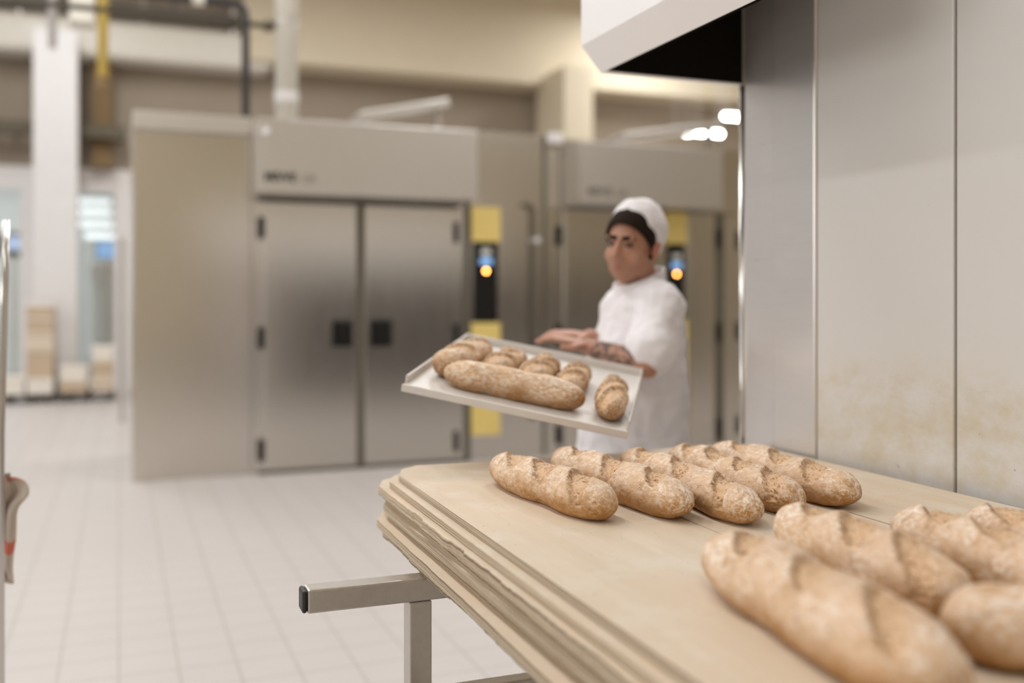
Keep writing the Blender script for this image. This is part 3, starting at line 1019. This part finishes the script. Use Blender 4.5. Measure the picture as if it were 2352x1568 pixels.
# ------------------------------------------------------------------ loaves
def loaf_mesh(seed, L, Wd, H, cuts, nu=190, nv=110, bendx=0.0, taper=0.0, lump=1.0):
    rnd = random.Random(seed)
    o3 = Vector((seed * 5.3, seed * 2.1, seed * 7.7))
    bm = bmesh.new()
    lc = bm.verts.layers.float.new('cut')
    lr = bm.verts.layers.float.new('rim')
    le = bm.verts.layers.float.new('end')
    rings = []
    for i in range(nu + 1):
        t = i / nu
        a = -math.pi / 2 + math.pi * t
        # more samples near the ends
        q = math.sin(a) * 0.5 + t - 0.5 if False else (math.sin(a) * 0.55 + (2 * t - 1) * 0.45)
        y = q * L / 2
        r = max(0.0, 1 - abs(q) ** 5.0) ** 0.5
        wv = 1 + 0.06 * lump * noise.noise(Vector((q * 3, seed, 0))) - taper * q
        xo = bendx * (q * q - 0.4) + 0.004 * noise.noise(Vector((q * 2.5, seed, 5)))
        ring = []
        for k in range(nv):
            ph = 2 * math.pi * k / nv
            c, s = math.cos(ph), math.sin(ph)
            x = Wd / 2 * r * wv * math.copysign(abs(c) ** 0.9, c)
            zc = H * 0.43
            z = zc + (H * 0.57 * r * wv * s if s > 0 else H * 0.52 * r * s)
            P = Vector((x, y, z))
            nrm = Vector((c / Wd, 0, s / H)).normalized()
            cut = rim = 0.0
            dsp = 0.0
            if s > -0.2:
                for (yc, xcn, ang, ln, wd) in cuts:
                    dx, dy = (x - xcn) , (y - yc)
                    ca, sa = math.cos(ang), math.sin(ang)
                    e = dx * sa + dy * ca
                    n_ = dx * ca - dy * sa
                    n_ += 0.003 * noise.noise(Vector((e * 60, seed, yc * 9)))
                    uu = e / (ln / 2)
                    if abs(uu) < 1.25:
                        ww = wd * math.sqrt(max(0, 1 - min(1, abs(uu)) ** 2.2)) + 1e-4
                        v = n_ / ww
                        if abs(v) < 1 and abs(uu) < 1:
                            inn = min(1, (1 - abs(v)) * 4)
                            cut = max(cut, min(1, inn * 1.3))
                            dsp += -0.0060 * inn * (1 - 0.55 * v) + 0.0042 * inn * noise.noise(Vector((x * 130, y * 130, z * 130)) + o3)
                        fal = max(0, 1 - abs(uu) ** 4)
                        lip = math.exp(-((v + 1.15) / 0.5) ** 2) * fal
                        dsp += 0.0030 * lip - 0.0030 * math.exp(-((v - 0.3) / 1.6) ** 2) * fal
                        rim = max(rim, math.exp(-((v + 0.92) / 0.16) ** 2) * fal, 0.5 * math.exp(-((v - 1.0) / 0.14) ** 2) * fal)
                    # swelling of the crust between the scores
            dsp += lump * (0.0045 * noise.noise(Vector((x * 17, y * 11, z * 17)) + o3) + 0.0022 * noise.noise(Vector((x * 50, y * 34, z * 50)) + o3)
                           + 0.0007 * noise.noise(Vector((x * 160, y * 110, z * 160)) + o3)) * min(1, r * 1.5)
            P += nrm * dsp
            P.x += xo
            if P.z < 0.0:
                P.z = 0.0
            vtx = bm.verts.new(P)
            vtx[lc] = cut
            vtx[lr] = rim
            vtx[le] = min(1.0, max(0.0, (abs(q) - 0.70) / 0.26))
            ring.append(vtx)
        rings.append(ring)
    for a, b in zip(rings, rings[1:]):
        for k in range(nv):
            bm.faces.new((a[k], a[(k + 1) % nv], b[(k + 1) % nv], b[k]))
    bm.faces.new(rings[0][::-1])
    bm.faces.new(rings[-1])
    return bm


def mk_loaf(label, M, seed, L, Wd, H, ncut=3, group=None, mat=None, res=(190, 110), ang=0.5, bendx=0.0, taper=0.0, off=0.0, lump=1.0, name='loaf', wcut=0.024):
    cuts = []
    rnd = random.Random(seed)
    for k in range(ncut):
        yc = (k + 0.5 - ncut / 2) * L * 0.86 / max(ncut, 1) + off + rnd.uniform(-0.008, 0.008)
        cuts.append((yc, rnd.uniform(-0.006, 0.008), ang + rnd.uniform(-0.12, 0.12), 0.145 * rnd.uniform(0.9, 1.15), wcut * rnd.uniform(0.85, 1.2)))
    o = obj(name, loaf_mesh(seed, L, Wd, H, cuts, res[0], res[1], bendx, taper, lump), mat or M_crust, None, True)
    o.matrix_basis = M
    tag(o, label, 'bread', group)
    return o


def on_board(far, near, z=ZB):
    """Frame of a loaf lying on the boards: far and near end points of its base; returns matrix and length."""
    far, near = Vector((far[0], far[1], z)), Vector((near[0], near[1], z))
    y = (far - near)
    L = y.length
    y.normalize()
    x = y.cross(Vector((0, 0, 1)))
    M = Matrix(((x.x, y.x, 0, 0), (x.y, y.y, 0, 0), (x.z, y.z, 1, 0), (0, 0, 0, 1)))
    M.translation = (far + near) / 2 + Vector((0, 0, 0.0006))
    return M, L


gA = 'loaves in the back row on the boards'
rowA = [('leftmost loaf of the back row, alone near the left board edge', (0.797, 2.112), (0.830, 1.622), 0.096, 0.080, 3),
        ('second loaf from the left in the back row, browned rounded front end', (0.972, 2.17), (0.966, 1.575), 0.098, 0.079, 3),
        ('third loaf from the left in the back row, its front end on the board seam', (1.125, 2.11), (1.058, 1.49), 0.092, 0.074, 3),
        ('fourth loaf of the back row, front end half hidden by the near loaves', (1.258, 2.11), (1.183, 1.54), 0.100, 0.076, 4),
        ('rightmost loaf of the back row, nearest the oven panel', (1.385, 2.12), (1.322, 1.545), 0.108, 0.076, 3)]
for k, (lab, f_, n_, wd, h, nc) in enumerate(rowA):
    M, L = on_board(f_, n_)
    mk_loaf(lab, M, 11 + k, L, wd, h, nc, gA, res=(320, 160), ang=0.5)
gB = 'loaves in the near row on the boards'
rowB = [('big blurred loaf in the foreground running to the bottom picture edge', (0.822, 1.252), (0.742, 0.728), 0.124, 0.092, 3),
        ('near-row loaf with white floury ridges, second from the left', (1.040, 1.378), (0.968, 0.945), 0.116, 0.088, 3),
        ('near-row loaf third from the left, behind the cropped front loaf', (1.208, 1.300), (1.130, 0.86), 0.114, 0.086, 3),
        ('near-row loaf at the right picture edge, farthest right', (1.325, 1.268), (1.258, 0.83), 0.112, 0.086, 3)]
for k, (lab, f_, n_, wd, h, nc) in enumerate(rowB):
    M, L = on_board(f_, n_)
    mk_loaf(lab, M, 31 + k, L, wd, h, nc, gB, ang=0.5, wcut=0.023)
M, L = on_board((0.872, 0.878), (1.27, 0.65))
mk_loaf('smooth blurred loaf cropped by the right picture edge, end-on in the foreground', M, 41, L, 0.115, 0.094, 3, gB, ang=0.45)

# ------------------------------------------------------------------ tray with bread carried by the baker
k_ = 0.955


def T3(l, dn, d):
    return lzd(l * k_, HC - dn * k_, d * k_)


FL, FR, BR, BL = T3(-0.278, 0.213, 2.529), T3(0.285, 0.323, 2.442), T3(0.412, 0.238, 3.154), T3(-0.15, 0.128, 3.242)
tx = (FR - FL).normalized()
tn = tx.cross(BL - FL).normalized()
ty = tn.cross(tx)
TW, TD = (FR - FL).length, (BL - FL).length
TM = Matrix(((tx.x, ty.x, tn.x, FL.x), (tx.y, ty.y, tn.y, FL.y), (tx.z, ty.z, tn.z, FL.z), (0, 0, 0, 1)))
M_tray = plain('floury_tray', (0.70, 0.655, 0.61), 0.45, 0.15, 0.08, 12)
t = thing('baking_tray', 'pale floury baking tray tilted towards the camera in the hands of the baker', 'tray', TM.translation)
bm = bx(0, TW, 0, TD, -0.014, 0)
o = obj('tray_base', bm, M_tray, None, bevel=0.003)
o.matrix_basis = TM
parts = [o]
for nm, a in (('back_rim', (0, TW, TD - 0.006, TD, 0.0003, 0.022)), ('side_rim', (0, 0.006, 0.02, TD - 0.0065, 0.0003, 0.020)), ('side_rim', (TW - 0.006, TW, 0.02, TD - 0.0065, 0.0003, 0.022)),
              ('front_lip', (0, TW, -0.006, -0.0003, -0.016, 0.003))):
    o = obj(nm, bx(*a), M_tray, None, bevel=0.002)
    o.matrix_basis = TM
    parts.append(o)
for o in parts:
    o.parent = t
    o.matrix_parent_inverse = Matrix.Translation(TM.translation).inverted()


def on_tray(u, v, ang, L):
    return TM @ Matrix.Translation((u * TW, v * TD, 0.0005)) @ Matrix.Rotation(ang, 4, 'Z')


gT = 'loaves on the carried tray'
trayl = [('long loaf lying along the front edge of the carried tray', 0.462, 0.135, -math.pi / 2 + 0.02, 0.36, 0.082, 0.072, 0),
         ('round-ended loaf at the left end of the carried tray', 0.155, 0.40, -0.16, 0.31, 0.092, 0.078, 2),
         ('second loaf from the left behind the long loaf on the tray', 0.345, 0.46, -0.12, 0.27, 0.084, 0.070, 3),
         ('third loaf from the left behind the long loaf on the tray', 0.525, 0.46, -0.1, 0.28, 0.084, 0.070, 3),
         ('fourth loaf from the left behind the long loaf on the tray', 0.69, 0.45, -0.05, 0.28, 0.080, 0.066, 3),
         ('loaf at the right end of the carried tray with a pale scored top', 0.895, 0.27, 0.02, 0.31, 0.080, 0.072, 3)]
for k, (lab, u, v, an, L, wd, h, nc) in enumerate(trayl):
    mk_loaf(lab, on_tray(u, v, an, L), 61 + k, L, wd, h, nc, gT, M_crust2, (110, 64), 0.5)

# ------------------------------------------------------------------ the baker
base = lzd((1450 - 1176) / FPX * 3.32, 0, 3.32)
man = thing('person', 'man in white shirt and white cap carrying the tray of loaves, looking at the camera', 'person', base)
camL, camD = Vector((Cc, -S, 0)), Vector((S, Cc, 0))          # picture-right and away-from-camera, level
UP = Vector((0, 0, 1))


def frame(fx, fd):
    """Rotation with local x = the figure's left-hand side axis, y = facing, z = up; facing given in (right, away)."""
    f = (camL * fx + camD * fd).normalized()
    s = f.cross(UP).normalized()
    return Matrix(((s.x, f.x, 0), (s.y, f.y, 0), (s.z, f.z, 1)))


RB = frame(-0.88, -0.48)                             # body faces picture-left, a little to the camera
RH = Matrix.Rotation(math.radians(8), 3, camD) @ frame(-0.58, -0.81) @ Matrix.Rotation(math.radians(-9), 3, 'X')                             # head turned towards the camera
HCtr = Q(1452, 566, 3.28)                            # centre of the head


def hp(x, y, z):
    return HCtr + RH @ Vector((x, y, z))


sh_n, sh_f = Q(1520, 700, 3.19), Q(1438, 704, 3.45)
el_n, wr_n = Q(1486, 840, 3.06), Q(1352, 797, 3.17)
el_f, wr_f = Q(1405, 826, 3.55), Q(1356, 774, 3.32)
nk0, nk1 = Q(1470, 655, 3.32), HCtr + Vector((0, 0, -0.06)) - RH @ Vector((0, 0.03, 0))
chest, belly, hip = Q(1468, 745, 3.33), Q(1452, 900, 3.31), Q(1452, 1010, 3.33)


def body_bm():
    b = bmesh.new()
    # head
    blob(b, hp(0, -0.012, 0.035), (0.077, 0.097, 0.092), RH, 4)      # cranium
    blob(b, hp(0, 0.022, -0.03), (0.067, 0.070, 0.092), RH, 4)       # face
    blob(b, hp(0, 0.035, -0.085), (0.042, 0.044, 0.034), RH)         # chin
    for sx in (-1, 1):
        blob(b, hp(0.040 * sx, 0.050, -0.03), (0.028, 0.030, 0.030), RH)   # cheek
        blob(b, hp(0.046 * sx, 0.008, -0.068), (0.022, 0.046, 0.034), RH)   # jaw
        blob(b, hp(0.030 * sx, 0.078, 0.031), (0.024, 0.012, 0.009), RH)   # brow
        blob(b, hp(0.081 * sx, -0.012, -0.005), (0.010, 0.020, 0.034), RH)  # ear
        blob(b, hp(0.086 * sx, -0.018, 0.010), (0.008, 0.018, 0.020), RH)
        blob(b, hp(0.013 * sx, 0.095, -0.033), (0.010, 0.012, 0.009), RH)  # nostril
        blob(b, hp(0.030 * sx, 0.078, 0.010), (0.016, 0.009, 0.011), RH)   # eyelid
    chain(b, [(hp(0, 0.088, 0.020), 0.009), (hp(0, 0.108, -0.026), 0.013)], 0.3)
    blob(b, hp(0, 0.084, -0.058), (0.024, 0.010, 0.005), RH)         # lips
    blob(b, hp(0, 0.082, -0.067), (0.020, 0.010, 0.005), RH)
    # neck, trunk
    chain(b, [(nk0 - UP * 0.05, 0.066), (nk0, 0.062), (nk1, 0.060)], 0.3)
    chain(b, [(nk0 - UP * 0.03, (0.10, 0.07, 0.06)), (chest, (0.165, 0.115, 0.12)), (belly, (0.155, 0.135, 0.12)), (hip, (0.160, 0.125, 0.11))], 0.3, RB, 3)
    chain(b, [(sh_f, 0.062), (chest + UP * 0.07, 0.075), (sh_n, 0.062)], 0.3)
    # arms
    for s_, e_, w_, up in ((sh_n, el_n, wr_n, 1), (sh_f, el_f, wr_f, 1)):
        chain(b, [(s_, 0.060), (s_.lerp(e_, 0.5), 0.050), (e_, 0.041)], 0.3)
        chain(b, [(e_, 0.041), (e_.lerp(w_, 0.3), 0.043), (w_, 0.029)], 0.3)
    # legs
    for sx in (-1, 1):
        h0 = hip + RB @ Vector((0.085 * sx, 0, -0.04))
        kn = base + RB @ Vector((0.10 * sx, 0.03 if sx > 0 else -0.02, 0.50))
        an = base + RB @ Vector((0.11 * sx, 0.0 if sx > 0 else -0.06, 0.09))
        chain(b, [(h0, 0.095), (kn, 0.060), (kn.lerp(an, 0.35), 0.058), (an, 0.040)], 0.3)
        chain(b, [(an - UP * 0.045, 0.036), (an + RB @ Vector((0, 0.14, -0.05)), 0.032)], 0.3)
    # hands
    hand(b, wr_n, tx * -1.0 + tn * 0.12 + ty * -0.12, tn, ty * -1)
    hand(b, wr_f, tx * -0.95 + ty * -0.32, tn, ty * -1)
    return b


def hand(b, wr, fwd, up, thumb):
    fwd = fwd.normalized()
    up = (up - fwd * up.dot(fwd)).normalized()
    side = fwd.cross(up).normalized()
    if side.dot(thumb) < 0:
        side = -side
    R = Matrix((side, fwd, up)).transposed()
    pc = wr + fwd * 0.052
    blob(b, pc, (0.040, 0.050, 0.015), R)
    blob(b, wr + fwd * 0.012, (0.027, 0.030, 0.018), R)
    for k, (off, ln) in enumerate(((0.031, 0.074), (0.0105, 0.084), (-0.0105, 0.078), (-0.031, 0.062))):
        r0 = wr + fwd * 0.088 + side * off
        d1 = (fwd + side * off * 1.6).normalized()
        p1 = r0 + d1 * ln * 0.45 - up * 0.004
        p2 = p1 + (d1 - up * 0.45).normalized() * ln * 0.32
        p3 = p2 + (d1 - up * 0.95).normalized() * ln * 0.24
        chain(b, [(r0 - d1 * 0.015, 0.0095), (p1, 0.0085), (p2, 0.0078), (p3, 0.0070)], 0.5)
    b0 = wr + fwd * 0.025 + side * 0.026
    b1 = b0 + (side * 0.75 + fwd * 0.6 - up * 0.2).normalized() * 0.042
    b2 = b1 + (side * 0.25 + fwd * 0.95 - up * 0.15).normalized() * 0.036
    chain(b, [(b0, 0.015), (b1, 0.0115), (b2, 0.0085)], 0.4)


def skin_mat():
    m, nt, p = nodes('skin')
    n = N(nt)
    co = n.coord()

    def ball(c, r, soft):
        v = n.new('ShaderNodeVectorMath', operation='DISTANCE')
        n.put(v.inputs[0], co)
        v.inputs[1].default_value = tuple(c - base)
        mr = n.new('ShaderNodeMapRange', interpolation_type='SMOOTHSTEP')
        n.put(mr.inputs[0], v.outputs['Value'])
        mr.inputs[1].default_value, mr.inputs[2].default_value = r + soft, r
        return mr.outputs[0]
    c = n.mix(n.noise(co, 22, 4), (0.40, 0.19, 0.118), (0.50, 0.265, 0.18))
    stub = n.math('MULTIPLY', ball(hp(0, 0.06, -0.085), 0.045, 0.04), 0.45)
    c = n.mix(stub, c, (0.30, 0.15, 0.10))
    lip = ball(hp(0, 0.094, -0.063), 0.010, 0.012)
    c = n.mix(n.math('MULTIPLY', lip, 0.6), c, (0.33, 0.10, 0.07))
    ear = n.math('MAXIMUM', ball(hp(0.086, -0.015, 0), 0.03, 0.015), ball(hp(-0.086, -0.015, 0), 0.03, 0.015))
    c = n.mix(n.math('MULTIPLY', ear, 0.5), c, (0.55, 0.17, 0.11))
    # tattoo on the near forearm
    tat = n.math('MAXIMUM', ball(el_n.lerp(wr_n, 0.40), 0.055, 0.02), ball(el_n.lerp(wr_n, 0.66), 0.045, 0.02))
    ink = n.ramp(n.noise(co, 42, 3, 0.6, 1.0), [(0.44, 0), (0.54, 1)])
    c = n.mix(n.math('MULTIPLY', n.math('MULTIPLY', tat, ink), 0.8), c, (0.045, 0.04, 0.04))
    n.put(p.inputs['Base Color'], c)
    p.inputs['Roughness'].default_value = 0.5
    p.inputs['Subsurface Weight'].default_value = 0.08
    p.inputs['Subsurface Radius'].default_value = (0.01, 0.004, 0.002)
    return m


def local(bm):
    bmesh.ops.translate(bm, verts=bm.verts, vec=-base)
    return bm


def wear(name, bm, mat, size, smooth, disp=None, parent=None):
    o = obj(name, local(bm), mat, None, True)
    o.parent = parent or man
    remesh(o, size, smooth, disp)
    return o


body = wear('body', body_bm(), skin_mat(), 0.0048, 3)
tx1 = bpy.data.textures.new('folds_large', 'CLOUDS')
tx1.noise_scale = 0.11
tx2 = bpy.data.textures.new('folds_small', 'CLOUDS')
tx2.noise_scale = 0.045
# shirt
b = bmesh.new()
chain(b, [(nk0 - UP * 0.045, (0.105, 0.080, 0.055)), (chest + UP * 0.03, (0.17, 0.118, 0.12)), (chest - UP * 0.06, (0.18, 0.140, 0.12)), (belly, (0.185, 0.190, 0.12)),
          (hip, (0.192, 0.190, 0.09)), (hip - UP * 0.12, (0.20, 0.195, 0.06))], 0.25, RB, 3)
chain(b, [(sh_f, 0.062), (chest + UP * 0.075, 0.08), (sh_n, 0.078)], 0.3)
for s_, e_, k in ((sh_n, el_n, 1.0), (sh_f, el_f, 0.8)):
    chain(b, [(s_, 0.078 * k), (s_.lerp(e_, 0.4), 0.078 * k), (s_.lerp(e_, 0.79), 0.083 * k)], 0.25)
shirt = wear('shirt', b, M_shirt, 0.008, 5, [(tx1, 0.030), (tx2, 0.010)])
# stand collar
b = bmesh.new()
cdir = (hp(0, 0, 0) - nk0).normalized()
for k in range(36):
    a = 2 * math.pi * k / 36
    c = nk0 + UP * (0.006 + 0.034 * (-math.cos(a))) + RB @ Vector((math.sin(a) * 0.078, math.cos(a) * 0.082 + 0.004, 0))
    chain(b, [(c - UP * 0.022, 0.010), (c + UP * 0.020, 0.008)], 0.6)
wear('collar', b, M_shirt, 0.005, 3)
# trousers / apron skirt
b = bmesh.new()
chain(b, [(hip - UP * 0.06, (0.178, 0.145, 0.09)), (hip - UP * 0.20, (0.17, 0.13, 0.08))], 0.25, RB, 3)
for sx in (-1, 1):
    h0 = hip + RB @ Vector((0.085 * sx, 0, -0.10))
    kn = base + RB @ Vector((0.10 * sx, 0.03 if sx > 0 else -0.02, 0.50))
    an = base + RB @ Vector((0.11 * sx, 0.0 if sx > 0 else -0.06, 0.11))
    chain(b, [(h0, 0.108), (kn, 0.082), (an, 0.072)], 0.25)
wear('trousers', b, M_trous, 0.010, 4, [(tx1, 0.02)])
for sx in (-1, 1):
    an = base + RB @ Vector((0.11 * sx, 0.0 if sx > 0 else -0.06, 0.05))
    b = bmesh.new()
    chain(b, [(an + RB @ Vector((0, -0.03, 0.0)), (0.046, 0.05, 0.05)), (an + RB @ Vector((0, 0.16, -0.012)), (0.046, 0.05, 0.038))], 0.3, RB)
    wear('shoe', b, M_shoe, 0.007, 3)
# eyes and eyebrows
for sx in (-1, 1):
    b = bmesh.new()
    blob(b, hp(0.031 * sx, 0.0805, 0.010), (0.014, 0.0095, 0.0085), RH)
    o = obj('eye', local(b), M_eye, None, True)
    o.parent = man
    b = bmesh.new()
    chain(b, [(hp(0.015 * sx, 0.0875, 0.030), 0.007), (hp(0.032 * sx, 0.085, 0.032), 0.0078), (hp(0.047 * sx, 0.074, 0.029), 0.006)], 0.4)
    o = obj('eyebrow', local(b), M_hair, None, True)
    o.parent = man


def shell(name, c, r, R, cutp, cutn, mat, thick, disp=None, cut2=None):
    """Part of an ellipsoid on one side of a plane, given thickness."""
    b = bmesh.new()
    blob(b, c, r, R, 5)
    bmesh.ops.bisect_plane(b, geom=b.verts[:] + b.edges[:] + b.faces[:], plane_co=cutp, plane_no=cutn, clear_inner=True)
    if cut2:
        bmesh.ops.bisect_plane(b, geom=b.verts[:] + b.edges[:] + b.faces[:], plane_co=cut2[0], plane_no=cut2[1], clear_inner=True)
    o = obj(name, local(b), mat, None, True)
    o.parent = man
    s_ = o.modifiers.new('thickness', 'SOLIDIFY')
    s_.thickness, s_.offset = thick, 1
    for tx, st in disp or ():
        d = o.modifiers.new('folds', 'DISPLACE')
        d.texture, d.strength, d.mid_level, d.texture_coords = tx, st, 0.5, 'LOCAL'
    return o


shell('hair', hp(0, -0.010, 0.036), (0.082, 0.103, 0.098), RH, hp(0, 0.082, 0.074), (RH @ Vector((0, -0.74, 0.67))), M_hair, 0.006)
cap = shell('cap', hp(0.0, -0.034, 0.050), (0.087, 0.104, 0.104), RH, Q(1462, 525, 3.20), (camL * 0.67 + UP * 0.62 + camD * 0.40).normalized(), M_shirt, 0.007, [(tx2, 0.012)], (hp(0, 0.066, 0.074), RH @ Vector((0, -0.74, 0.67))))

# ------------------------------------------------------------------ trolley pole and hanging cloth at the left edge
dpt = 2.65
p0, p1 = Q(2, 1000, dpt), Q(14, 505, dpt)
t = thing('trolley_pole', 'bright steel trolley upright at the left picture edge', 'pole', (p0.x, p0.y, 0))
foot = Vector((p0.x, p0.y, 0.012))
obj('upright', tube(bmesh.new(), [foot, p0, p0.lerp(p1, 0.6), p1], 0.0095, 14), M_pole, t, True)
obj('foot_plate', bx(p0.x - 0.12, p0.x + 0.06, p0.y - 0.08, p0.y + 0.08, 0, 0.0119), M_pole, t, bevel=0.003)
bm = bmesh.new()
tube(bm, [Q(-60, 1096, dpt + 0.022), Q(22, 1090, dpt + 0.022)], 0.006, 10)
obj('hook_bar', bm, M_pole, t)


def cloth_mat():
    m, nt, p = nodes('striped_rag')
    n = N(nt)
    s = n.sep(n.coord())
    z0 = Q(0, 1260, dpt).z
    jit = n.math('MULTIPLY', n.math('SUBTRACT', n.noise(n.coord(), 14, 3), 0.5), 0.05)
    d = n.math('ABSOLUTE', n.math('SUBTRACT', n.math('ADD', s[2], jit), z0))
    red = n.math('LESS_THAN', d, 0.018)
    z1 = Q(0, 1105, dpt).z
    red2 = n.math('MULTIPLY', n.math('LESS_THAN', n.math('ABSOLUTE', n.math('SUBTRACT', n.math('ADD', s[2], jit), z1)), 0.008), 0.6)
    c = n.mix(n.noise(n.coord(), 20, 4), (0.42, 0.34, 0.27), (0.66, 0.56, 0.48))
    c = n.mix(n.math('MAXIMUM', red, red2), c, (0.62, 0.17, 0.11))
    n.put(p.inputs['Base Color'], c)
    p.inputs['Roughness'].default_value = 0.9
    return m


prof = [(-70, 1092, 24, 1092), (-70, 1105, 66, 1100), (-70, 1130, 73, 1140), (-70, 1155, 38, 1158), (-70, 1200, 36, 1200), (-60, 1235, 36, 1235), (-50, 1262, 30, 1262), (-30, 1295, 26, 1298), (-5, 1325, 28, 1330), (14, 1338, 30, 1342)]
bm = bmesh.new()
rows = []
for xa, ya, xb, yb in prof:
    row = []
    for j in range(15):
        f_ = j / 14
        px, py = xa + (xb - xa) * f_, ya + (yb - ya) * f_
        row.append(bm.verts.new(Q(px, py, dpt + 0.040 + 0.022 * math.sin(f_ * 17 + py * 0.012) * min(1, (py - 1085) / 40))))
    rows.append(row)
for a, b_ in zip(rows, rows[1:]):
    for j in range(14):
        bm.faces.new((a[j], a[j + 1], b_[j + 1], b_[j]))
rag = obj('cleaning_rag', bm, cloth_mat(), None, True)
so = rag.modifiers.new('thickness', 'SOLIDIFY')
so.thickness = 0.005
ss = rag.modifiers.new('soft', 'SUBSURF')
ss.levels = ss.render_levels = 2
tag(rag, 'grey beige rag with red stripe hanging at the left picture edge', 'rag')
